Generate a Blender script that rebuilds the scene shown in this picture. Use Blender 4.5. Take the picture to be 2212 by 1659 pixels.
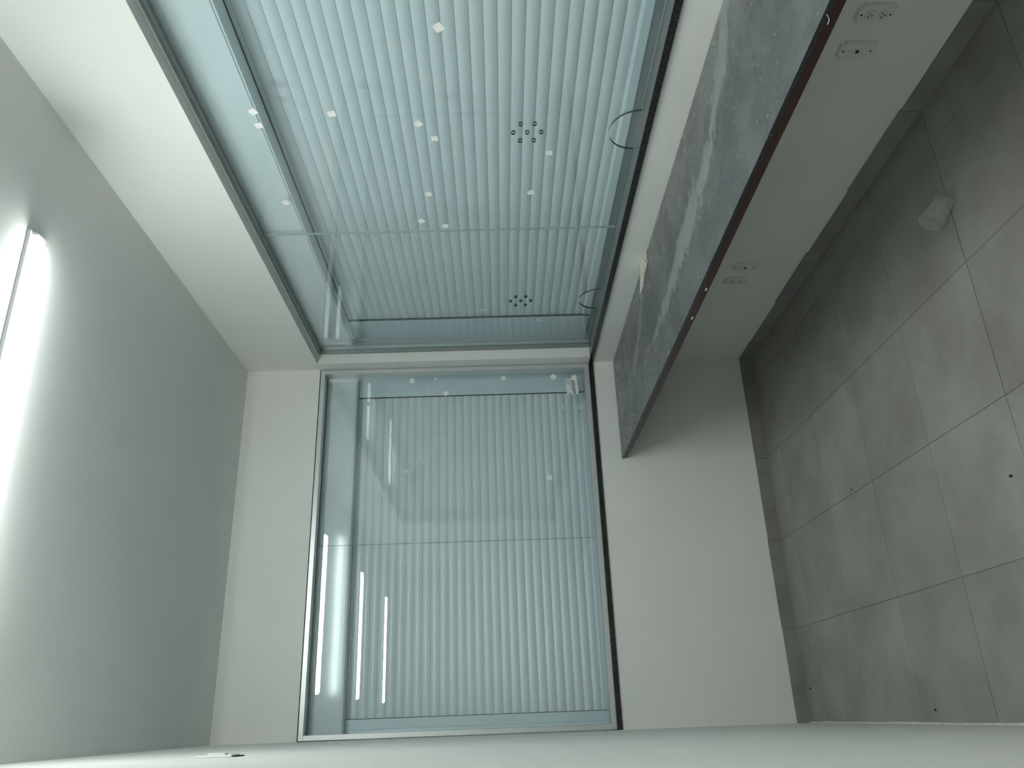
import bpy, bmesh, math, random
from mathutils import Vector, Matrix
random.seed(7)
for o in list(bpy.data.objects): bpy.data.objects.remove(o)
scn = bpy.context.scene
COL = scn.collection

# ---------------------------------------------------------------- camera, world, exposure
cam_d = bpy.data.cameras.new('camera'); cam = bpy.data.objects.new('camera', cam_d); COL.objects.link(cam)
RIGHT = Vector((-0.034627, -0.009105, -0.999359)); DOWN = Vector((-0.921087, 0.388322, 0.028377)); FWD = Vector((0.387814, 0.921479, -0.021833))
M3 = Matrix((RIGHT, -DOWN, -FWD)).transposed()
cam.matrix_world = Matrix.Translation((-1.84898, -4.10996, 1.46400)) @ M3.to_4x4()
cam_d.sensor_fit = 'HORIZONTAL'; cam_d.sensor_width = 36.0; cam_d.lens = 1715.59 / 2212 * 36
cam_d.clip_start = 0.01; cam_d.clip_end = 60
scn.camera = cam
w = bpy.data.worlds.new('world'); scn.world = w; w.use_nodes = True
w.node_tree.nodes['Background'].inputs[0].default_value = (0.5, 0.55, 0.55, 1); w.node_tree.nodes['Background'].inputs[1].default_value = 0.02
vs = scn.view_settings
vs.view_transform = 'Standard'; vs.look = 'None'; vs.gamma = 1.0; vs.use_curve_mapping = False; vs.exposure = 0.0
LAMP = 66.0                      # radiance of the tubes
LAMP_COL = (0.955, 1.0, 0.975)
cy = scn.cycles
cy.max_bounces = 7; cy.diffuse_bounces = 5; cy.glossy_bounces = 3; cy.transparent_max_bounces = 8; cy.transmission_bounces = 2
cy.use_adaptive_sampling = True; cy.adaptive_threshold = 0.08; cy.use_light_tree = False; cy.adaptive_min_samples = 16; cy.use_denoising = True; cy.caustics_reflective = False; cy.caustics_refractive = False

# ---------------------------------------------------------------- materials
def mat(name):
    m = bpy.data.materials.new(name); m.use_nodes = True
    nt = m.node_tree; b = nt.nodes['Principled BSDF']
    return m, nt, b
def N(nt, t, **kw):
    n = nt.nodes.new(t)
    for k, v in kw.items(): setattr(n, k, v)
    return n
def coords(nt): return N(nt, 'ShaderNodeTexCoord').outputs['Object']
def noise(nt, vec, scale, detail=4, rough=.55):
    n = N(nt, 'ShaderNodeTexNoise'); n.inputs['Scale'].default_value = scale; n.inputs['Detail'].default_value = detail; n.inputs['Roughness'].default_value = rough
    if vec is not None: nt.links.new(vec, n.inputs['Vector'])
    return n.outputs['Fac']
def ramp(nt, fac, stops):
    r = N(nt, 'ShaderNodeValToRGB'); nt.links.new(fac, r.inputs[0])
    while len(r.color_ramp.elements) < len(stops): r.color_ramp.elements.new(.5)
    for e, (p, c) in zip(r.color_ramp.elements, stops):
        e.position = p; e.color = (*c, 1) if len(c) == 3 else c
    return r.outputs[0]
def mixc(nt, fac, a, b):
    m = N(nt, 'ShaderNodeMix', data_type='RGBA')
    for sock, v in ((m.inputs[0], fac), (m.inputs[6], a), (m.inputs[7], b)):
        if hasattr(v, 'is_linked'): nt.links.new(v, sock)
        else: sock.default_value = v if not isinstance(v, tuple) else ((*v, 1) if len(v) == 3 else v)
    return m.outputs[2]
def math_(nt, op, a, b=None, c=None, clamp=False):
    m = N(nt, 'ShaderNodeMath', operation=op, use_clamp=clamp)
    for i, v in enumerate((a, b, c)):
        if v is None: continue
        if hasattr(v, 'is_linked'): nt.links.new(v, m.inputs[i])
        else: m.inputs[i].default_value = v
    return m.outputs[0]
def bump(nt, b, h, strength, dist=.002):
    n = N(nt, 'ShaderNodeBump'); n.inputs['Strength'].default_value = strength; n.inputs['Distance'].default_value = dist
    nt.links.new(h, n.inputs['Height']); nt.links.new(n.outputs[0], b.inputs['Normal'])
def simple(name, col, rough=.5, metal=0.0, var=.04, scale=8, bmp=0, bscale=200, spec=.5):
    m, nt, b = mat(name); v = coords(nt)
    f = noise(nt, v, scale, 2)
    lo = tuple(c * (1 - var) for c in col); hi = tuple(min(1, c * (1 + var)) for c in col)
    nt.links.new(ramp(nt, f, [(.3, lo), (.7, hi)]), b.inputs['Base Color'])
    b.inputs['Roughness'].default_value = rough; b.inputs['Metallic'].default_value = metal; b.inputs['Specular IOR Level'].default_value = spec
    if bmp: bump(nt, b, noise(nt, v, bscale, 3), bmp, .001)
    return m

MAT = {}
MAT['wall'] = simple('white_wall_paint', (.80, .815, .785), .55, var=.02, scale=2.5, spec=.3)
MAT['ceiling'] = simple('ceiling_paint', (.79, .805, .785), .7, var=.02, scale=2, spec=.2)
MAT['alu'] = simple('satin_aluminium', (.62, .65, .65), .34, .55, var=.03, scale=30)
MAT['alu_dark'] = simple('grey_aluminium_channel', (.30, .33, .32), .4, .5, var=.05, scale=30)
MAT['blue'] = simple('pale_blue_painted_metal', (.76, .85, .90), .30, 0, var=.02, scale=4)
MAT['bluegloss'] = simple('glossy_pale_blue_box', (.86, .91, .94), .10, 0, var=.015, scale=4)
MAT['slat'] = simple('shutter_slat_paint', (.81, .86, .90), .26, 0, var=.02, scale=3)
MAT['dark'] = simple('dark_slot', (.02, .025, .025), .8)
MAT['sealant'] = simple('cream_sealant', (.60, .61, .55), .8, var=.12, scale=25, bmp=.5, bscale=60)
MAT['plastic'] = simple('white_switch_plastic', (.74, .76, .73), .35, var=.01)
MAT['socket'] = simple('grey_socket_insert', (.66, .68, .65), .45, var=.03)
MAT['hole'] = simple('screw_hole_black', (.015, .017, .016), .7)
MAT['paper'] = simple('white_paper_pad', (.93, .94, .92), .8, var=.05, scale=60)
MAT['greypad'] = simple('greyed_adhesive_pad', (.60, .66, .65), .8, var=.10, scale=60)
MAT['sticker'] = simple('white_sticker_paper', (.82, .85, .84), .55, var=.03, scale=90)
MAT['ink'] = simple('black_print', (.06, .075, .085), .7)
MAT['greyink'] = simple('grey_print', (.25, .30, .31), .7)
MAT['blueink'] = simple('blue_print', (.015, .09, .24), .6)
MAT['batten'] = simple('white_batten_steel', (.8, .82, .8), .4, var=.01)
MAT['chip'] = simple('white_paint_chip', (.7, .72, .69), .8)
MAT['speck'] = simple('dark_floor_crumb', (.02, .02, .018), .8)

def m_glass(name, tint, ior=1.5, edge=False):
    m = bpy.data.materials.new(name); m.use_nodes = True; nt = m.node_tree; nt.nodes.remove(nt.nodes['Principled BSDF'])
    out = nt.nodes['Material Output']
    geo = N(nt, 'ShaderNodeNewGeometry')
    k = math_(nt, 'MULTIPLY_ADD', geo.outputs['Backfacing'], 1 / ior - ior, ior)
    fr = N(nt, 'ShaderNodeFresnel'); nt.links.new(k, fr.inputs['IOR'])
    tr = N(nt, 'ShaderNodeBsdfTransparent'); tr.inputs[0].default_value = (*tint, 1)
    gl = N(nt, 'ShaderNodeBsdfGlossy'); gl.inputs['Roughness'].default_value = 0.0
    gl.inputs['Color'].default_value = (1, 1, 1, 1)
    mx = N(nt, 'ShaderNodeMixShader'); nt.links.new(fr.outputs[0], mx.inputs[0]); nt.links.new(tr.outputs[0], mx.inputs[1]); nt.links.new(gl.outputs[0], mx.inputs[2])
    nt.links.new(mx.outputs[0], out.inputs[0])
    return m
MAT['glass'] = m_glass('greenish_float_glass', (.945, .980, .984))
MAT['glass_edge'] = simple('cut_glass_edge_green', (.05, .09, .085), .25, var=.1, scale=40)
MAT['glass_seam'] = simple('polished_glass_seam', (.42, .52, .50), .2, var=.05, scale=40)

m, nt, b = mat('tube_light')
b.inputs['Base Color'].default_value = (.9, .9, .9, 1); b.inputs['Emission Color'].default_value = (*LAMP_COL, 1); b.inputs['Emission Strength'].default_value = LAMP
MAT['tube'] = m

# floor tile: grey cement porcelain
m, nt, b = mat('grey_floor_tile'); v = coords(nt)
oi = N(nt, 'ShaderNodeObjectInfo')
gp = N(nt, 'ShaderNodeNewGeometry').outputs['Position']
f1 = noise(nt, gp, 3.2, 5, .6); f2 = noise(nt, gp, 260, 2, .6); f3 = noise(nt, gp, 14, 4, .6)
c = ramp(nt, f1, [(.38, (.255, .248, .222)), (.5, (.292, .289, .262)), (.63, (.335, .336, .312))])
c = mixc(nt, math_(nt, 'MULTIPLY', f3, .35), c, (.260, .268, .252))
c = mixc(nt, ramp(nt, f2, [(.35, (.10, .10, .10)), (.65, (0, 0, 0))]), c, (.20, .20, .18))
hv = N(nt, 'ShaderNodeHueSaturation'); nt.links.new(c, hv.inputs['Color']); nt.links.new(math_(nt, 'MULTIPLY_ADD', oi.outputs['Random'], .10, .95), hv.inputs['Value'])
nt.links.new(hv.outputs[0], b.inputs['Base Color'])
b.inputs['Roughness'].default_value = .62; b.inputs['Specular IOR Level'].default_value = .35
MAT['tile'] = m
MAT['grout'] = simple('floor_grout', (.17, .165, .15), .9, var=.4, scale=9)
m, nt, b = mat('grey_skirting_tile')
gp = N(nt, 'ShaderNodeNewGeometry').outputs['Position']
nt.links.new(ramp(nt, noise(nt, gp, 6, 5), [(.3, (.21, .208, .195)), (.7, (.28, .278, .262))]), b.inputs['Base Color']); b.inputs['Roughness'].default_value = .6
MAT['skirt'] = m

# black granite for the sills
m, nt, b = mat('black_granite'); v = coords(nt)
nt.links.new(ramp(nt, noise(nt, v, 120, 3, .7), [(.45, (.010, .011, .012)), (.62, (.03, .033, .034)), (.75, (.10, .105, .105))]), b.inputs['Base Color'])
b.inputs['Roughness'].default_value = .22
MAT['granite'] = m

# counter top: grey-black granite under plaster dust, with two smears (shape follows the smear on the stone)
m, nt, b = mat('dusty_granite_counter')
P = N(nt, 'ShaderNodeNewGeometry').outputs['Position']
sep = N(nt, 'ShaderNodeSeparateXYZ'); nt.links.new(P, sep.inputs[0]); X, Y = sep.outputs[0], sep.outputs[1]
nz = noise(nt, P, 22, 5, .65); nz2 = noise(nt, P, 130, 4, .7); nz3 = noise(nt, P, 5, 4, .6)
def stretch(f, a, b_):
    r = N(nt, 'ShaderNodeMapRange'); nt.links.new(f, r.inputs[0]); r.inputs[1].default_value = a; r.inputs[2].default_value = b_; return r.outputs[0]
nz = stretch(nz, .34, .66); nz2 = stretch(nz2, .34, .66); nz3 = stretch(nz3, .36, .64)
def fcurve(y0, y1, pts, vmin, vmax):
    mr = N(nt, 'ShaderNodeMapRange'); nt.links.new(Y, mr.inputs[0]); mr.inputs[1].default_value = y0; mr.inputs[2].default_value = y1
    fc = N(nt, 'ShaderNodeFloatCurve'); nt.links.new(mr.outputs[0], fc.inputs['Value'])
    cv = fc.mapping.curves[0]
    q = [((y - y0) / (y1 - y0), (val - vmin) / (vmax - vmin)) for y, val in pts]
    cv.points[0].location = q[0]; cv.points[1].location = q[-1]
    for p in q[1:-1]: cv.points.new(*p)
    fc.mapping.update()
    return math_(nt, 'MULTIPLY_ADD', fc.outputs[0], vmax - vmin, vmin)
def smear(y0, y1, cen, wid):
    cx = fcurve(y0, y1, cen, -.6, 0); hw = fcurve(y0, y1, wid, 0, .12)
    d = math_(nt, 'ABSOLUTE', math_(nt, 'SUBTRACT', X, cx))
    d = math_(nt, 'ADD', d, math_(nt, 'MULTIPLY', math_(nt, 'SUBTRACT', nz, .5), .070))
    d = math_(nt, 'ADD', d, math_(nt, 'MULTIPLY', math_(nt, 'SUBTRACT', nz2, .5), .050))
    return math_(nt, 'DIVIDE', math_(nt, 'ADD', math_(nt, 'SUBTRACT', hw, d), .010), .030, clamp=True)
s1 = smear(-2.56, -1.10, [(-2.56, -.01), (-2.48, -.03), (-2.42, -.08), (-2.36, -.13), (-2.28, -.175), (-2.17, -.255), (-2.0, -.295), (-1.88, -.31), (-1.65, -.34), (-1.10, -.40)],
           [(-2.56, .0), (-2.48, .05), (-2.42, .07), (-2.36, .06), (-2.28, .045), (-2.17, .045), (-2.0, .055), (-1.88, .07), (-1.65, .05), (-1.35, .03), (-1.10, 0)])
s2 = smear(-1.14, -.15, [(-1.14, -.005), (-1.06, -.025), (-.98, -.09), (-.88, -.17), (-.76, -.25), (-.55, -.34), (-.15, -.45)],
           [(-1.14, .0), (-1.06, .045), (-.98, .04), (-.88, .035), (-.76, .04), (-.6, .04), (-.4, .025), (-.15, 0)])
sm = math_(nt, 'MAXIMUM', s1, s2)
base = ramp(nt, nz3, [(.3, (.112, .122, .124)), (.7, (.150, .162, .164))])
base = mixc(nt, ramp(nt, nz2, [(.25, (.22, .22, .22)), (.6, (0, 0, 0))]), base, (.085, .092, .094))
# scuffed band between smear and wall
near = math_(nt, 'MULTIPLY_ADD', X, 5.5, 1.35, clamp=True)
flk = math_(nt, 'MULTIPLY', near, ramp(nt, noise(nt, P, 75, 4, .75), [(.54, (0, 0, 0)), (.62, (.8, .8, .8))]))
fleck = ramp(nt, noise(nt, P, 42, 2, .5), [(.71, (0, 0, 0)), (.735, (.9, .9, .9))])
col = mixc(nt, math_(nt, 'MULTIPLY', sm, .55), base, (.36, .39, .37))
col = mixc(nt, math_(nt, 'MULTIPLY', flk, .5), col, (.42, .45, .44))
col = mixc(nt, math_(nt, 'MULTIPLY', fleck, .6), col, (.62, .64, .60))
nt.links.new(col, b.inputs['Base Color'])
nt.links.new(math_(nt, 'MULTIPLY_ADD', sm, .4, math_(nt, 'MULTIPLY_ADD', nz, .2, .22)), b.inputs['Roughness'])
b.inputs['Specular IOR Level'].default_value = .5
bump(nt, b, math_(nt, 'ADD', nz2, sm), .05, .002)
MAT['counter'] = m
m, nt, b = mat('counter_black_edge')
gp = N(nt, 'ShaderNodeNewGeometry').outputs['Position']
nt.links.new(ramp(nt, noise(nt, gp, 120, 3), [(.4, (.008, .010, .010)), (.7, (.035, .04, .04))]), b.inputs['Base Color']); b.inputs['Roughness'].default_value = .3
MAT['counter_edge'] = m
m, nt, b = mat('dark_red_wood')
gp = N(nt, 'ShaderNodeNewGeometry').outputs['Position']
mp = N(nt, 'ShaderNodeMapping'); mp.inputs['Scale'].default_value = (20, 2.5, 40); nt.links.new(gp, mp.inputs[0])
nt.links.new(ramp(nt, noise(nt, mp.outputs[0], 1.0, 5), [(.3, (.020, .006, .006)), (.55, (.036, .009, .009)), (.78, (.060, .018, .012))]), b.inputs['Base Color']); b.inputs['Roughness'].default_value = .38
MAT['redwood'] = m

# clear plastic cup
m = bpy.data.materials.new('clear_cup_plastic'); m.use_nodes = True; nt = m.node_tree; b = nt.nodes['Principled BSDF']
b.inputs['Base Color'].default_value = (.72, .76, .75, 1); b.inputs['Roughness'].default_value = .12; b.inputs['Specular IOR Level'].default_value = .6
lw = N(nt, 'ShaderNodeLayerWeight'); lw.inputs[0].default_value = .35
tr = N(nt, 'ShaderNodeBsdfTransparent'); tr.inputs[0].default_value = (.95, .97, .97, 1)
mx = N(nt, 'ShaderNodeMixShader'); nt.links.new(math_(nt, 'MULTIPLY_ADD', lw.outputs['Facing'], .30, .075), mx.inputs[0])
nt.links.new(tr.outputs[0], mx.inputs[1]); nt.links.new(b.outputs[0], mx.inputs[2]); nt.links.new(mx.outputs[0], nt.nodes['Material Output'].inputs[0])
MAT['cup'] = m

# ---------------------------------------------------------------- helpers
def box(bm, x0, x1, y0, y1, z0, z1, mi=0):
    xs, ys, zs = sorted((x0, x1)), sorted((y0, y1)), sorted((z0, z1))
    vv = [bm.verts.new((x, y, z)) for x in xs for y in ys for z in zs]
    fs = []
    for q in ((0, 1, 3, 2), (4, 6, 7, 5), (0, 4, 5, 1), (2, 3, 7, 6), (0, 2, 6, 4), (1, 5, 7, 3)):
        f = bm.faces.new([vv[i] for i in q]); f.material_index = mi; fs.append(f)
    return fs
def prism(bm, pts, axis, a0, a1, mi=0, caps=True):
    """pts: closed 2-D profile; axis x: pts=(y,z); y: (x,z); z: (x,y)"""
    def P(p, a):
        return {'x': (a, p[0], p[1]), 'y': (p[0], a, p[1]), 'z': (p[0], p[1], a)}[axis]
    A = [bm.verts.new(P(p, a0)) for p in pts]; B = [bm.verts.new(P(p, a1)) for p in pts]; n = len(pts)
    for i in range(n):
        f = bm.faces.new((A[i], A[(i + 1) % n], B[(i + 1) % n], B[i])); f.material_index = mi
    if caps:
        bm.faces.new(A[::-1]).material_index = mi; bm.faces.new(B).material_index = mi
def cyl(bm, p0, p1, r0, r1=None, seg=20, mi=0, caps=True):
    p0, p1 = Vector(p0), Vector(p1); r1 = r0 if r1 is None else r1
    d = (p1 - p0).normalized(); u = d.orthogonal().normalized(); v = d.cross(u)
    A, B = [], []
    for i in range(seg):
        t = 2 * math.pi * i / seg; o = u * math.cos(t) + v * math.sin(t)
        A.append(bm.verts.new(p0 + o * r0)); B.append(bm.verts.new(p1 + o * r1))
    for i in range(seg):
        f = bm.faces.new((A[i], A[(i + 1) % seg], B[(i + 1) % seg], B[i])); f.material_index = mi; f.smooth = True
    if caps:
        bm.faces.new(A[::-1]).material_index = mi; bm.faces.new(B).material_index = mi
def mesh_of(name, bm, mats, bevel=0, seg=1):
    bmesh.ops.recalc_face_normals(bm, faces=bm.faces)
    if bevel:
        bmesh.ops.bevel(bm, geom=[e for e in bm.edges if e.is_manifold and e.calc_face_angle(0) > .6], offset=bevel, segments=seg, affect='EDGES', clamp_overlap=True)
    me = bpy.data.meshes.new(name); bm.to_mesh(me); bm.free()
    for k in (mats if isinstance(mats, (list, tuple)) else [mats]): me.materials.append(MAT[k])
    return me
def link(name, me, parent=None, loc=None):
    o = bpy.data.objects.new(name, me); COL.objects.link(o)
    if parent: o.parent = parent
    if loc: o.location = loc
    return o
def obj(name, bm, mats, parent=None, bevel=0, loc=None, seg=1): return link(name, mesh_of(name, bm, mats, bevel, seg), parent, loc)
def bx(name, dims, mats, parent=None, bevel=0):
    bm = bmesh.new(); box(bm, *dims); return obj(name, bm, mats, parent, bevel)
def tag(o, label, cat=None, group=None, kind=None):
    o['label'] = label
    if cat: o['category'] = cat
    if group: o['group'] = group
    if kind: o['kind'] = kind
    return o
def thing(name, loc, label, cat, group=None, kind=None):
    o = bpy.data.objects.new(name, None); COL.objects.link(o); o.location = loc; o.empty_display_size = .1
    return tag(o, label, cat, group, kind)
def local(parent):          # child meshes are written in world coordinates
    for c in parent.children: c.matrix_parent_inverse = Matrix.Translation(-parent.location)

# ---------------------------------------------------------------- room dimensions
W = 1.917; H = 2.85; YR = -7.0           # width, height, rear wall
ZS0, ZS1 = 0.903, 0.928                  # sill stone
ZT = 2.445                               # window head
YA = -0.080                              # jamb of the right window next to the corner
YE = -3.72                               # far end of the right window (behind the lens)

# structure: walls
bm = bmesh.new()
box(bm, 0, .30, YR, 0, 0, ZS0); box(bm, 0, .06, YR, .06, ZT, H); box(bm, .06, .36, YR, .36, ZT + .025, H); box(bm, 0, .058, YA, .058, ZS0, ZT); box(bm, 0, .30, YR, YE, ZS0, ZT)
tag(obj('wall_right', bm, 'wall'), 'white painted wall holding the long ticket window above the counter', 'wall', kind='structure')
bm = bmesh.new()
box(bm, -W, .30, 0, .30, 0, ZS0); box(bm, -W, 0, 0, .06, ZT, H); box(bm, -W, .06, .06, .36, ZT + .025, H)
tag(obj('wall_back', bm, 'wall'), 'white painted end wall under and over the two-pane window', 'wall', kind='structure')
bm = bmesh.new(); box(bm, -W - .12, -W, YR, .36, 0, H)
tag(obj('wall_left', bm, 'wall'), 'plain white side wall beside the camera, facing the ticket window', 'wall', kind='structure')
bm = bmesh.new(); box(bm, -W - .12, .36, YR - .12, YR, 0, H)
tag(obj('wall_rear', bm, 'wall'), 'plain white wall behind the camera', 'wall', kind='structure')
bm = bmesh.new(); box(bm, -W - .12, .36, YR - .12, .36, H, H + .1)
tag(obj('ceiling', bm, 'ceiling'), 'flat white painted ceiling with tube lights', 'ceiling', kind='structure')

# floor of 44.5 cm tiles: joints recessed
fl = bmesh.new(); box(fl, -W - .12, .30, YR - .12, .30, -.10, -.0022)
floor = tag(obj('floor', fl, 'grout'), 'grey cement-look tiled floor with thin joints', 'floor', kind='structure')
XJ = [0, -.157, -.600, -1.043, -1.486, -W]
T = .4465
YJ = [0, -.225] + [-.225 - T * k for k in range(1, 15)] + [YR]
cache = {}
GAP = .0011
for i in range(5):
    for j in range(len(YJ) - 1):
        dx = round(abs(XJ[i] - XJ[i + 1]), 3); dy = round(abs(YJ[j] - YJ[j + 1]), 3)
        if (dx, dy) not in cache:
            bm = bmesh.new(); box(bm, -dx / 2 + GAP, dx / 2 - GAP, -dy / 2 + GAP, dy / 2 - GAP, -.008, 0)
            cache[(dx, dy)] = mesh_of('tile', bm, 'tile')
        link('tile', cache[(dx, dy)], floor, ((XJ[i] + XJ[i + 1]) / 2, (YJ[j] + YJ[j + 1]) / 2, random.uniform(-.0005, .0003)))

# skirting tiles
ZB = .068
bb = thing('baseboard_back', (-W / 2, -.004, 0), 'grey tile skirting along the end wall', 'baseboard', kind='structure')
for k in range(5):
    a, c = XJ[k], XJ[k + 1]; t = random.uniform(-.0015, .0015)
    bx('skirting_tile', (a - .0012 - (.009 if k == 0 else 0), c + .0012, -.009 + t * .3, 0, 0, ZB + t), 'skirt', bb)
local(bb)
br = thing('baseboard_right', (-.004, YR / 2, 0), 'grey tile skirting under the counter along the ticket window wall', 'baseboard', kind='structure')
for k in range(len(YJ) - 1):
    a, c = YJ[k], YJ[k + 1]; t = random.uniform(-.004, .004)
    bm = bmesh.new(); fs = box(bm, -.009, 0, c + .0012, a - .0012, 0, ZB + t)
    for v_ in bm.verts:
        if v_.co.z > .01 and v_.co.y < (a + c) / 2: v_.co.z += random.uniform(-.003, .003)
    obj('skirting_tile', bm, 'skirt', br)
local(br)
# cream bead where the left wall meets the floor
bm = bmesh.new()
pts = []
n = 70
prev = None
for i in range(n + 1):
    y = -.0 + (YR + .0) * i / n; r = .007 + random.uniform(-.0015, .002)
    ring = [bm.verts.new((-W, y, 0)), bm.verts.new((-W + r, y, 0)), bm.verts.new((-W + r * .75, y, r * 1.0)), bm.verts.new((-W, y, r * 1.5))]
    if prev:
        for q in range(4): bm.faces.new((prev[q], prev[(q + 1) % 4], ring[(q + 1) % 4], ring[q]))
    prev = ring
tag(obj('trim_4', bm, 'sealant'), 'cream bead of sealant where the side wall meets the floor', 'sealant', kind='structure')

# sills
MAT['silltop'] = simple('grey_stone_top', (.13, .145, .145), .38, var=.12, scale=12)  # upward faces of the sills, lighter grey than the black front edge
def sill_obj(name, bm):
    bmesh.ops.recalc_face_normals(bm, faces=bm.faces)
    for f in bm.faces: f.material_index = 1 if f.normal.z > .5 else 0
    return obj(name, bm, ['granite', 'silltop'], bevel=.0015)
bm = bmesh.new(); box(bm, -.010, .34, YE, .012, ZS0, ZS1)
tag(sill_obj('trim_1', bm), 'black polished granite sill under the long ticket window', 'sill', kind='structure')
bm = bmesh.new(); box(bm, -W, -.0105, -.010, .34, ZS0, ZS1)
tag(sill_obj('trim_2', bm), 'black polished granite sill under the end wall window', 'sill', kind='structure')

# ---------------------------------------------------------------- glass
GT = .008
def pane(name, parent, origin, ax, outline, holes, mats=('glass', 'glass_edge', 'glass_seam')):
    """pane in plane spanned by horizontal axis ax ('x' or 'y') and z. outline/holes: 2-D lists"""
    bm = bmesh.new(); loops = [outline] + holes; edges = []
    for L in loops:
        vs_ = [bm.verts.new((p[0], p[1], 0)) for p in L]
        for i in range(len(vs_)): edges.append(bm.edges.new((vs_[i], vs_[(i + 1) % len(vs_)])))
    bmesh.ops.triangle_fill(bm, use_beauty=True, use_dissolve=False, edges=edges, normal=(0, 0, 1))
    r = bmesh.ops.extrude_face_region(bm, geom=list(bm.faces))
    for v_ in [g for g in r['geom'] if isinstance(g, bmesh.types.BMVert)]: v_.co.z += GT
    for v_ in bm.verts:
        h, z, t = v_.co; v_.co = (h, origin + t, z) if ax == 'x' else (origin + t, h, z)
    bmesh.ops.recalc_face_normals(bm, faces=bm.faces)
    for f in bm.faces:
        nrm = f.normal.y if ax == 'x' else f.normal.x
        f.material_index = 0 if abs(nrm) > .9 else 1
        hn = f.normal.x if ax == 'x' else f.normal.y
        if f.material_index and len(mats) > 2 and abs(hn) > .99 and f.calc_area() > .005: f.material_index = 2
    return obj(name, bm, list(mats), parent)
GA = .074      # room-side face of the right glass (x)
GB = .060      # room-side face of the end glass (y)
wa = thing('window_1', (GA, -1.9, ZS1), 'long frameless ticket window with speak holes and pass-through cutouts', 'window', kind='structure')
SEAM = -1.238
def ticket(y0, y1, cen):
    R_ = .100; z0 = ZS1 + .001; z1 = ZT - .012
    o = [(y0, z0)]
    for i in range(41):
        t = math.pi * i / 40
        o.append((cen - R_ * math.cos(t), z0 + R_ * math.sin(t)))
    o += [(y1, z0), (y1, z1), (y0, z1)]
    hs = []
    cz = 1.322
    for k in range(7):
        cy, cz_ = (cen, cz) if k == 6 else (cen + .050 * math.cos(math.pi / 3 * k + math.pi / 2), cz + .050 * math.sin(math.pi / 3 * k + math.pi / 2))
        hs.append([(cy + .0078 * math.cos(2 * math.pi * i / 20), cz_ + .0078 * math.sin(2 * math.pi * i / 20)) for i in range(20)])
    return o, hs
for y0, y1, cen in ((SEAM + .0015, YA, -.603), (SEAM - 1.237, SEAM - .0015, -1.845), (YE, SEAM - 1.240, -3.10)):
    o_, h_ = ticket(y0, y1, cen)
    tag(pane('pane', wa, GA, 'y', o_, h_), 'greenish glass pane with seven speak holes and a half-round cutout')
# head channel and jamb channel of the right window
bm = bmesh.new(); prism(bm, [(.060, ZT), (.060, ZT - .020), (.073, ZT - .020), (.073, ZT)], 'y', YE, YA)
obj('head_channel', bm, 'alu_dark', wa)
bx('head_bead', (.052, .060, YE, YA, ZT - .007, ZT), 'plastic', wa)
bx('jamb_channel', (.059, .073, YA - .010, YA, ZS1, ZT), 'alu_dark', wa)
bx('jamb_channel', (.083, .100, YA - .010, YA, ZS1, ZT), 'alu', wa)
bx('foot_channel', (.062, .073, YE, -1.96, ZS1, ZS1 + .004), 'alu_dark', wa)
local(wa)

wb = thing('window_2', (-W / 2, GB, ZS1), 'two-pane end wall window in a thin aluminium frame', 'window', kind='structure')
FW = .024
bx('frame_rail', (-W + .003, -.003, .004, .070, ZT - FW - .004, ZT - .004), 'alu', wb, .001)
bx('frame_rail', (-W + .003, -.003, .004, .070, ZS1, ZS1 + FW), 'alu', wb, .001)
bx('frame_stile', (-W + .003, -W + .003 + FW, .004, .070, ZS1 + FW, ZT - FW - .004), 'alu', wb, .001)
bx('frame_stile', (-FW - .003, -.003, .004, .070, ZS1 + FW, ZT - FW - .004), 'alu', wb, .001)
bx('gasket', (-W + FW, -FW, GB + GT, GB + GT + .004, ZT - FW - .008, ZT - FW - .003), 'alu_dark', wb)
SB = -.984
for x0, x1, tilt in ((-W + FW + .002, SB - .0012, .0), (SB + .0012, -FW - .002, .0)):
    tag(pane('pane', wb, GB, 'x', [(x0, ZS1 + FW + .001), (x1, ZS1 + FW + .001), (x1, ZT - FW - .005), (x0, ZT - FW - .005)], [], ('glass', 'glass_seam')), 'clear greenish glass pane')
local(wb)

# ---------------------------------------------------------------- roller shutters
PITCH = .0455; ZB0 = .968; DC = .205
def slat_profile():        # (outward depth, z) : convex lath with a hooked lower lip; negative depth = towards the room
    p = []
    for i in range(9):
        t = i / 8; z = t * (PITCH - .0035); p.append((-.0060 * math.sin(math.pi * (t * .92 + .04)) ** .8, z))
    p.append((-.0005, PITCH - .001)); p.append((.003, PITCH - .001))
    q = [(d + .0035, z) for d, z in p[:9]][::-1]
    return p + q
def shutter(ax, loc, a0, a1, label):
    t = thing('roller_shutter', loc, label, 'shutter', 'lowered roller shutters')
    bm = bmesh.new()
    prof = [(DC + d, z) for d, z in slat_profile()]
    prism(bm, prof, 'y' if ax == 'y' else 'x', a0, a1)
    me = mesh_of('slat', bm, 'slat')
    for p in me.polygons: p.use_smooth = True
    try: me.set_sharp_from_angle(angle=math.radians(40))
    except Exception: pass
    k = 0
    while ZB0 + k * PITCH < 2.275:
        link('slat', me, t, (0, 0, ZB0 + k * PITCH)); k += 1
    bm = bmesh.new()
    zb = ZS1 + .001
    prism(bm, [(DC - .012, zb), (DC + .006, zb), (DC + .006, ZB0), (DC - .003, ZB0), (DC - .008, ZB0 - .002), (DC - .009, ZB0 - .006), (DC - .012, ZB0 - .008)], 'y' if ax == 'y' else 'x', a0, a1)
    obj('bottom_bar', bm, 'blue', t)
    return t
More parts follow.
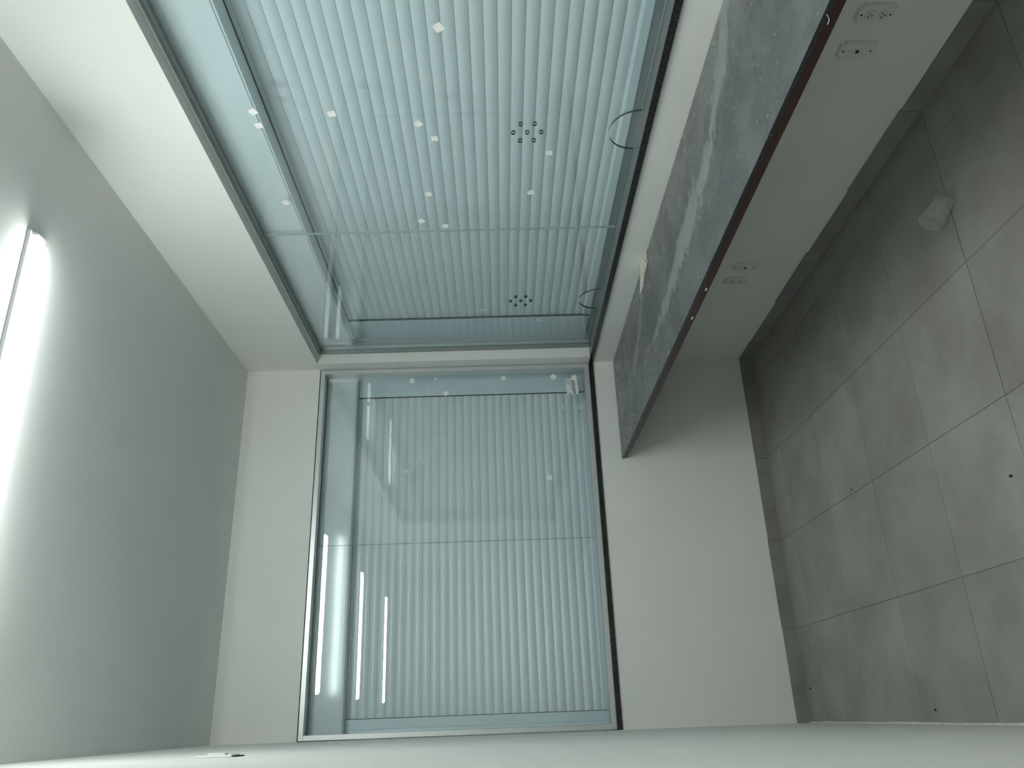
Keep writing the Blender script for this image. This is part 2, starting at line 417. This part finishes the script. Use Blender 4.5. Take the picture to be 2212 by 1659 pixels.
# right shutter runs along y, end shutter along x
sa = shutter('y', (DC, -1.9, ZS1), -3.85, -.20, 'pale blue slatted roller shutter behind the ticket window with cutouts')
bm = bmesh.new()
BZ = 2.255
prism(bm, [(.109, 2.462), (.1045, BZ + .008), (.1085, BZ + .007), (.1085, BZ), (.184, BZ), (.184, BZ + .03), (.345, BZ + .03), (.345, 2.462)], 'y', -3.9, .103)
obj('housing', bm, 'bluegloss', sa)
bx('shadow_strip', (.1842, .1985, -3.84, -.215, BZ + .001, BZ + .012), 'dark', sa)  # black strip standing in for the shade in the curtain slot
bx('shadow_strip', (.1885, .200, -.2185, -.2155, ZS1, BZ), 'dark', sa)  # black strip drawn as the shadow line between slats and guide
bx('housing_backing', (.214, .345, -3.9, .19, ZS1, BZ + .03), 'blue', sa)
g1 = bmesh.new(); box(g1, .188, .2135, -.215, .030, ZS1, BZ - .001)
obj('guide_rail', g1, 'blue', sa, .0015)
g1 = bmesh.new(); box(g1, .196, .2135, .030, .042, ZS1, BZ - .001); obj('guide_groove', g1, 'alu_dark', sa)
g1 = bmesh.new(); box(g1, .186, .2135, .042, .188, ZS1, BZ - .001); obj('guide_cover', g1, 'blue', sa, .0015)
g1 = bmesh.new(); box(g1, .170, .2135, -3.9, -3.84, ZS1, BZ - .001); obj('guide_rail', g1, 'blue', sa, .0015)
local(sa)
sb = shutter('x', (-.95, DC, ZS1), -1.845, -.085, 'pale blue slatted roller shutter behind the end wall window')
bm = bmesh.new()
prism(bm, [(.109, 2.462), (.1045, BZ + .008), (.1085, BZ + .007), (.1085, BZ), (.184, BZ), (.184, BZ + .03), (.345, BZ + .03), (.345, 2.462)], 'x', -W - .0, .103)
obj('housing', bm, 'bluegloss', sb)
bx('shadow_strip', (-1.828, -.100, .1842, .1985, BZ + .001, BZ + .012), 'dark', sb)  # slot shade of the end shutter, modelled as a black strip
bx('shadow_strip', (-.1030, -.1005, .190, .200, ZS1, BZ), 'dark', sb)  # painted shadow gap beside the corner guide
bx('shadow_strip', (-1.8275, -1.825, .190, .200, ZS1, BZ), 'dark', sb)  # painted shadow gap beside the left guide
bx('housing_backing', (-W, .21, .214, .345, ZS1, BZ + .03), 'blue', sb)
for nm, x0, x1, y0 in (('guide_rail', -.100, -.056, .188), ('guide_cover', -.056, .184, .1895), ('guide_rail', -1.876, -1.828, .188), ('guide_cover', -W, -1.876, .1895)):
    bm = bmesh.new(); box(bm, x0, x1, y0, .2135, ZS1, BZ - .001); obj(nm, bm, 'blue', sb, .001)
local(sb)

# ---------------------------------------------------------------- counter
ZC = .788; DCN = .575
ct = thing('counter_top', (-.29, -1.8, .752), 'long dusty grey stone counter with dark red front edge under the ticket window', 'counter')
YJN = -2.585
for y0, y1 in ((YJN + .0008, -.001), (-3.9, YJN - .0008)):
    bm = bmesh.new(); fs = box(bm, -DCN, -.001, y0, y1, ZC - .014, ZC)
    bmesh.ops.recalc_face_normals(bm, faces=bm.faces)
    for f in bm.faces: f.material_index = 0 if f.normal.z > .5 else 1
    obj('slab', bm, ['counter', 'counter_edge'], ct, .0012)
bm = bmesh.new(); n = 46
top, bot, topb, botb = [], [], [], []
for i in range(n + 1):
    y = -.004 + (-3.9 + .004) * i / n
    jag = random.uniform(0, .010) if i < 4 else random.uniform(0, .0012)
    zb = ZC - .036 + jag
    top.append(bm.verts.new((-DCN + .001, y, ZC - .0145))); bot.append(bm.verts.new((-DCN + .001, y, zb)))
    topb.append(bm.verts.new((-DCN + .022, y, ZC - .0145))); botb.append(bm.verts.new((-DCN + .022, y, zb)))
for i in range(n):
    for A, B in ((top, bot), (bot, botb), (botb, topb), (topb, top)): bm.faces.new((A[i], A[i + 1], B[i + 1], B[i]))
bm.faces.new((top[0], bot[0], botb[0], topb[0])); bm.faces.new((top[-1], bot[-1], botb[-1], topb[-1]))
tag(obj('edge_strip', bm, 'redwood', ct), 'dark red wooden strip under the black stone edge')
bx('under_board', (-DCN + .0225, -.001, -3.9, -.001, ZC - .034, ZC - .0145), 'redwood', ct)
bm = bmesh.new()                     # chips of pale paint stuck on the front edge
for y, z, a in ((-1.836, .762, .006), (-1.633, .764, .007), (-.10, .757, .006), (-.17, .758, .004), (-.06, .760, .005)):
    box(bm, -DCN - .0015, -DCN + .0015, y - a * 1.2, y + a * 1.2, z - a * .35, z + a * .35)
o = obj('paint_chip', bm, 'chip', ct); o['kind'] = 'stuff'
local(ct)

# white thread caught on the edge
cu = bpy.data.curves.new('thread', 'CURVE'); cu.dimensions = '3D'; cu.bevel_depth = .0009; cu.bevel_resolution = 1
sp = cu.splines.new('BEZIER'); pts = [(-.5765, -2.942, .781), (-.5785, -2.930, .772), (-.5775, -2.917, .770)]
sp = cu.splines[0]; sp.bezier_points.add(len(pts) - 1)
for p, q in zip(sp.bezier_points, pts): p.co = q; p.handle_left_type = p.handle_right_type = 'AUTO'
to = bpy.data.objects.new('thread', cu); COL.objects.link(to)
dg = bpy.context.evaluated_depsgraph_get(); me = bpy.data.meshes.new_from_object(to.evaluated_get(dg)); bpy.data.objects.remove(to); me.materials.clear(); me.materials.append(MAT['chip'])
tag(link('thread', me), 'short curled white thread stuck to the dark red counter edge', 'thread')

# plaster lump at the wall and counter joint
bm = bmesh.new()
bmesh.ops.create_icosphere(bm, subdivisions=4, radius=1)
rnd = random.Random(3)
from mathutils import noise as mn
for v_ in bm.verts:
    p = v_.co.copy(); s = 1 + .45 * mn.noise(p * 1.7) + .2 * mn.noise(p * 4)
    v_.co = Vector((p.x * .040 * s, p.y * .095 * s, max(-.05, p.z) * .013 * s))
    v_.co.x -= max(0, v_.co.y) * .55
for f in bm.faces: f.smooth = True
pl = obj('plaster_lump', bm, 'sealant', None, 0, (-.030, -1.055, ZC - .0002))
tag(pl, 'cream lump of filler where counter meets wall near the far cutout', 'filler')

# ---------------------------------------------------------------- socket plates
def plate(y, z, kind, label):
    t = thing('socket_plate', (0, y, z), label, 'socket', 'socket plates under the counter')
    bm = bmesh.new(); box(bm, -.009, 0, -.034, .034, -.056, .056)
    bmesh.ops.recalc_face_normals(bm, faces=bm.faces)
    ed = [e for e in bm.edges if abs(e.verts[0].co.x - e.verts[1].co.x) > .005]
    bmesh.ops.bevel(bm, geom=ed, offset=.010, segments=5, affect='EDGES')
    ed = [e for e in bm.edges if all(v_.co.x < -.0085 for v_ in e.verts) and len(e.link_faces) == 2 and e.calc_face_angle(0) > .8]
    bmesh.ops.bevel(bm, geom=ed, offset=.0035, segments=3, affect='EDGES')
    obj('cover', bm, 'plastic', t)
    def screw(dz):
        bm = bmesh.new(); cyl(bm, (-.0088, 0, dz), (-.0094, 0, dz), .0032, seg=14); obj('screw', bm, 'hole', t)
    if kind == 'duplex':
        screw(.042); screw(-.042)
        for dz in (.0195, -.0195):
            bm = bmesh.new()
            pr_ = [(.0165 * math.cos(2 * math.pi * i / 24), dz + max(-.0125, min(.0125, .0165 * math.sin(2 * math.pi * i / 24)))) for i in range(24)]
            prism(bm, pr_, 'x', -.0088, -.0115); m_ = obj('socket_insert', bm, 'socket', t, .0008)
            bm = bmesh.new()
            for q in (-.0065, .0065): cyl(bm, (-.0114, q, dz + .002), (-.0119, q, dz + .002), .0023, seg=10)
            cyl(bm, (-.0114, 0, dz - .007), (-.0119, 0, dz - .007), .0023, seg=10)
            obj('pin_hole', bm, 'hole', m_)
    else:
        screw(.042); screw(-.042)
        bm = bmesh.new(); box(bm, -.0112, -.0088, -.011, .011, -.0125, .0125); j = obj('jack_insert', bm, 'plastic', t, .001)
        bm = bmesh.new(); box(bm, -.0118, -.011, -.006, .006, -.0055, .0045); obj('jack_opening', bm, 'hole', j)
        bm = bmesh.new(); cyl(bm, (-.0088, 0, .024), (-.0094, 0, .024), .0016, seg=10); obj('indicator_dot', bm, 'hole', t)
    return t
plate(-2.415, .330, 'duplex', 'white double socket plate nearest the camera under the counter')
plate(-2.279, .330, 'jack', 'white data jack plate beside the nearest double socket under the counter')
plate(-1.015, .318, 'jack', 'far white data jack plate low on the wall under the counter')
plate(-.887, .325, 'duplex', 'far white double socket plate, closest to the room corner')

# edge-on plate high on the left wall
t = thing('wall_plate', (-W, -1.772, 2.229), 'white wall plate seen edge-on high on the side wall', 'plate')
bm = bmesh.new(); box(bm, -W, -W + .006, -1.808, -1.736, 2.180, 2.278); obj('cover', bm, 'plastic', t, .002)
bm = bmesh.new(); box(bm, -W + .006, -W + .010, -1.785, -1.757, 2.205, 2.252); obj('rocker', bm, 'plastic', t, .001)
bm = bmesh.new(); box(bm, -W, -W + .003, -1.800, -1.744, 2.166, 2.180); obj('backing_edge', bm, 'hole', t)
local(t)

# ---------------------------------------------------------------- ceiling tube lights
def tube_light(y, label):
    t = thing('tube_light', (-1.045, y, H), label, 'ceiling light', 'ceiling tube lights')
    x0, x1 = -1.65, -.447
    bm = bmesh.new(); prism(bm, [(y - .040, H), (y - .036, H - .008), (y + .036, H - .008), (y + .040, H)], 'x', x0, x1)
    obj('base_plate', bm, 'batten', t)
    # rounded opal diffuser: half ellipse cross-section, rounded at both ends
    bm = bmesh.new(); hw, hh, n, e = .027, .024, 14, .020
    ring = []
    for x, k in [(x0 + .012 + e * (1 - math.cos(q)), math.sin(q)) for q in (.12, .45, .8, 1.2, math.pi / 2)] + [(x1 - .012 - e * (1 - math.cos(q)), math.sin(q)) for q in (math.pi / 2, 1.2, .8, .45, .12)]:
        ring.append([bm.verts.new((x, y - hw * (.45 + .55 * k) * math.cos(math.pi * i / n), H - .008 - hh * k * math.sin(math.pi * i / n))) for i in range(n + 1)])
    for A, B in zip(ring, ring[1:]):
        for i in range(n): bm.faces.new((A[i], A[i + 1], B[i + 1], B[i])).smooth = True
    bm.faces.new(ring[0][::-1]); bm.faces.new(ring[-1])
    obj('diffuser', bm, 'tube', t)
    for a, c in ((x0 + .001, x0 + .0115), (x1 - .0115, x1 - .001)):
        bm = bmesh.new(); prism(bm, [(y - .028, H - .008), (y + .028, H - .008), (y + .022, H - .020), (y - .022, H - .020)], 'x', a, c); obj('end_cap', bm, 'batten', t, .001)
    local(t)
tube_light(-2.042, 'white fluorescent tube light on the ceiling, glowing at the picture edge')
tube_light(-3.78, 'tube light behind the camera, seen as middle streak in the end window')
tube_light(-5.52, 'rearmost tube light, seen as shortest streak in the end window')

# ---------------------------------------------------------------- pads and sticker on the glass
def pad(ax, h, z, size, rot, label, group, m_='paper', ar=1.0, curl=.0):
    s = size / 2
    bm = bmesh.new(); n = 3; top, bot = {}, {}
    for i in range(n + 1):
        for j in range(n + 1):
            u, v_ = (i / n - .5) * 2 * s * ar, (j / n - .5) * 2 * s
            c, s_ = math.cos(rot), math.sin(rot); a, b_ = u * c - v_ * s_, u * s_ + v_ * c
            d = .0009 + curl * (max(0, u / s + v_ / s - .6)) ** 2
            top[i, j] = bm.verts.new((a, -d - .0004, b_)); bot[i, j] = bm.verts.new((a, -d + .0005, b_))
    for i in range(n):
        for j in range(n):
            bm.faces.new([top[k] for k in ((i, j), (i + 1, j), (i + 1, j + 1), (i, j + 1))]); bm.faces.new([bot[k] for k in ((i, j), (i, j + 1), (i + 1, j + 1), (i + 1, j))])
    rim = [(i, 0) for i in range(n)] + [(n, j) for j in range(n)] + [(i, n) for i in range(n, 0, -1)] + [(0, j) for j in range(n, 0, -1)]
    for a, b_ in zip(rim, rim[1:] + rim[:1]): bm.faces.new((top[a], bot[a], bot[b_], top[b_]))
    o = obj('adhesive_pad', bm, m_)
    if ax == 'x': o.location = (h, GB, z)
    else:
        o.location = (GA, h, z); o.rotation_euler = (0, 0, -math.pi / 2)
    return tag(o, label, 'pad', group)
GAg, GBg = 'paper pads on the ticket window', 'paper pads on the end window'
for h, z, s, r, l in (
    (-2.323, 1.603, .030, .6, 'largest white paper pad on ticket glass, nearest the camera'),
    (-1.982, 2.256, .027, .5, 'white paper pad over shutter box edge, nearer of two close together'),
    (-1.914, 2.255, .025, .15, 'white paper pad over shutter box edge, farther of two close together'),
    (-1.965, 1.994, .027, .12, 'white paper pad alone high on the near ticket pane, above the speak holes'),
    (-1.906, 1.704, .025, .6, 'upper of two white paper pads midway above the near speak holes'),
    (-1.828, 1.654, .024, .02, 'lower of two white paper pads midway above the near speak holes'),
    (-1.735, 1.239, .025, .08, 'white paper pad just beneath the near speak holes, slightly towards the corner'),
    (-1.499, 1.300, .026, .35, 'white paper pad at speak hole height between near holes and glass seam'),
    (-1.502, 1.704, .025, .25, 'white paper pad mid height on near ticket pane, short of the seam pair'),
    (-1.469, 2.275, .027, .4, 'white paper pad over shutter box edge, closest to the ticket glass seam'),
    (-1.320, 1.750, .027, .5, 'tilted white paper pad, upper of the pair beside the ticket glass seam'),
    (-1.279, 1.653, .025, .0, 'straight white paper pad touching the ticket glass seam')):
    pad('y', h, z, s, r, l, GAg, curl=.0012 if s > .025 else 0)
pad('y', -.525, 1.514, .030, .05, 'faint grey pad above the far speak holes, over the shutter edge', GAg, 'greypad', .9)
pad('y', -.401, 1.220, .028, .0, 'faint grey pad beyond the far speak holes, over the shutter guide', GAg, 'greypad', 1.1)
for h, z, s, r, l, mm in (
    (-.058, 1.934, .026, .15, 'pad high beside the corner post on the end window', 'paper'),
    (-.048, 1.800, .012, .6, 'tiny torn pad scrap beside the corner post on the end window', 'paper'),
    (-.141, 1.742, .026, .8, 'tilted pad on the end window where guide rail meets slats', 'paper'),
    (-.057, 1.414, .025, .0, 'straight pad with dark print mark beside the corner post', 'paper'),
    (-.057, 1.128, .030, .78, 'diamond-turned pad beside the corner post, just above the sticker', 'paper'),
    (-.248, 1.089, .026, .35, 'faint pad on lowest slats, upper of two below the sticker', 'greypad'),
    (-.249, .982, .026, .1, 'faint pad on the shutter bottom bar, under the sticker', 'greypad'),
    (-.652, 1.181, .027, .35, 'pale pad low in the middle of the right-hand end pane', 'paper'),
    (-.853, 1.275, .026, .15, 'barely visible grey pad near the end window seam', 'greypad'),
    (-.591, 1.964, .028, .5, 'faint crumpled pad, lower one beside the lamp reflections on end window', 'greypad'),
    (-.542, 1.862, .026, .7, 'faint pad, farther from the lamp reflections on end window', 'greypad'),
    (-.189, 2.174, .022, .05, 'grey pad interrupting the long lamp streak on end window', 'greypad')):
    pad('x', h, z, s, r, l, GBg, mm)
pd = pad('x', -.066, 1.010, .028, .45, 'pad stuck over the corner of the barcode sticker', GBg)
pd.location.y -= .0012
# sticker with barcode
t = thing('barcode_sticker', (-.120, GB, 1.0245), 'white product sticker with blue stripe and barcode in the end window corner', 'sticker')
bm = bmesh.new(); box(bm, -.049, .049, -.0009, -.0002, -.033, .033); obj('paper', bm, 'sticker', t)
bx('blue_stripe', (-.049, .049, -.0012, -.0008, -.0150, -.0105), 'blueink', t)
bm = bmesh.new(); x = -.040
while x < .040:
    wd = random.choice((.0010, .0016, .0022)); box(bm, x, x + wd, -.0012, -.0008, -.0075, .0005); x += wd + random.choice((.0008, .0012, .0018))
obj('barcode', bm, 'ink', t)['kind'] = 'stuff'
bm = bmesh.new()
for z, x0, x1 in ((.0055, -.018, .042), (.0095, .010, .044), (.0155, .008, .043), (.0185, .016, .043), (.0225, .020, .044), (.0260, .018, .044), (-.0225, .004, .030)):
    x = x0
    while x < x1:
        wd = random.uniform(.0015, .005); box(bm, x, min(x + wd, x1), -.0012, -.0008, z - .0009, z + .0009); x += wd + .0012
obj('text_lines', bm, 'greyink', t)['kind'] = 'stuff'
bm = bmesh.new(); box(bm, -.047, -.037, -.0012, -.0008, .012, .018); box(bm, -.046, -.040, -.0012, -.0008, .026, .029); obj('stamp_marks', bm, 'greyink', t)
t.rotation_euler = (0, math.radians(-4), 0)

# ---------------------------------------------------------------- cup on the floor
prof = [(.0, .0), (.0265, .0), (.0275, .002), (.0275, .005), (.0290, .012), (.0352, .068), (.0362, .069), (.0385, .0915), (.0402, .0922), (.0402, .0938), (.0385, .0938)]
def lathe(name, prof, m_, seg=48):
    bm = bmesh.new(); rings = []
    for r, z in prof:
        rings.append([bm.verts.new((r * math.cos(2 * math.pi * i / seg), r * math.sin(2 * math.pi * i / seg), z)) for i in range(seg)] if r > 0 else [bm.verts.new((0, 0, z))])
    for A, B in zip(rings, rings[1:]):
        for i in range(seg):
            j = (i + 1) % seg
            f = bm.faces.new((A[0], B[i], B[j])) if len(A) == 1 else bm.faces.new((A[i], A[j], B[j], B[i])); f.smooth = True
    return obj(name, bm, m_)
cup = thing('plastic_cup', (-.405, -2.0, 0), 'clear plastic cup lying on its side on the grey floor', 'cup')
body = lathe('cup_body', prof[:7 + 1], 'cup')
rim = lathe('cup_rim', prof[7:], 'cup')
base_c = Vector((-.3897, -2.0436, .0285)); rim_c = Vector((-.4199, -1.9567, .0402))
zax = (rim_c - base_c).normalized(); xax = Vector((0, 0, 1)).cross(zax).normalized(); yax = zax.cross(xax)
Mc = Matrix((xax, yax, zax)).transposed().to_4x4(); Mc.translation = base_c
for q in (body, rim):
    q.parent = cup; q.matrix_parent_inverse = Matrix.Translation(-cup.location); q.matrix_basis = Mc

# loose crumbs on floor
crumbs = [(-1.767, -.077, .006, 'speck', 'black crumb by the skirting in the far left floor corner'), (-1.262, -1.936, .006, 'speck', 'black crumb in the open floor nearest the camera side'), (-1.025, -.926, .004, 'speck', 'small dark crumb in the middle of the floor'), (-1.872, -1.21, .005, 'speck', 'dark crumb beside the side wall further from the corner'), (-1.855, -.494, .004, 'chip', 'white plaster crumb beside the side wall')]
for x, y, r, mm, l in crumbs:
    bm = bmesh.new(); bmesh.ops.create_icosphere(bm, subdivisions=2, radius=r)
    for v_ in bm.verts: v_.co = Vector((v_.co.x * .7, v_.co.y * 1.3, v_.co.z * .45)) * (1 + .5 * mn.noise(v_.co * 300 + Vector((x, y, 0))))
    mz = min(v_.co.z for v_ in bm.verts)
    tag(obj('floor_crumb', bm, mm, None, 0, (x, y, -mz)), l, 'crumb', 'crumbs on the floor')
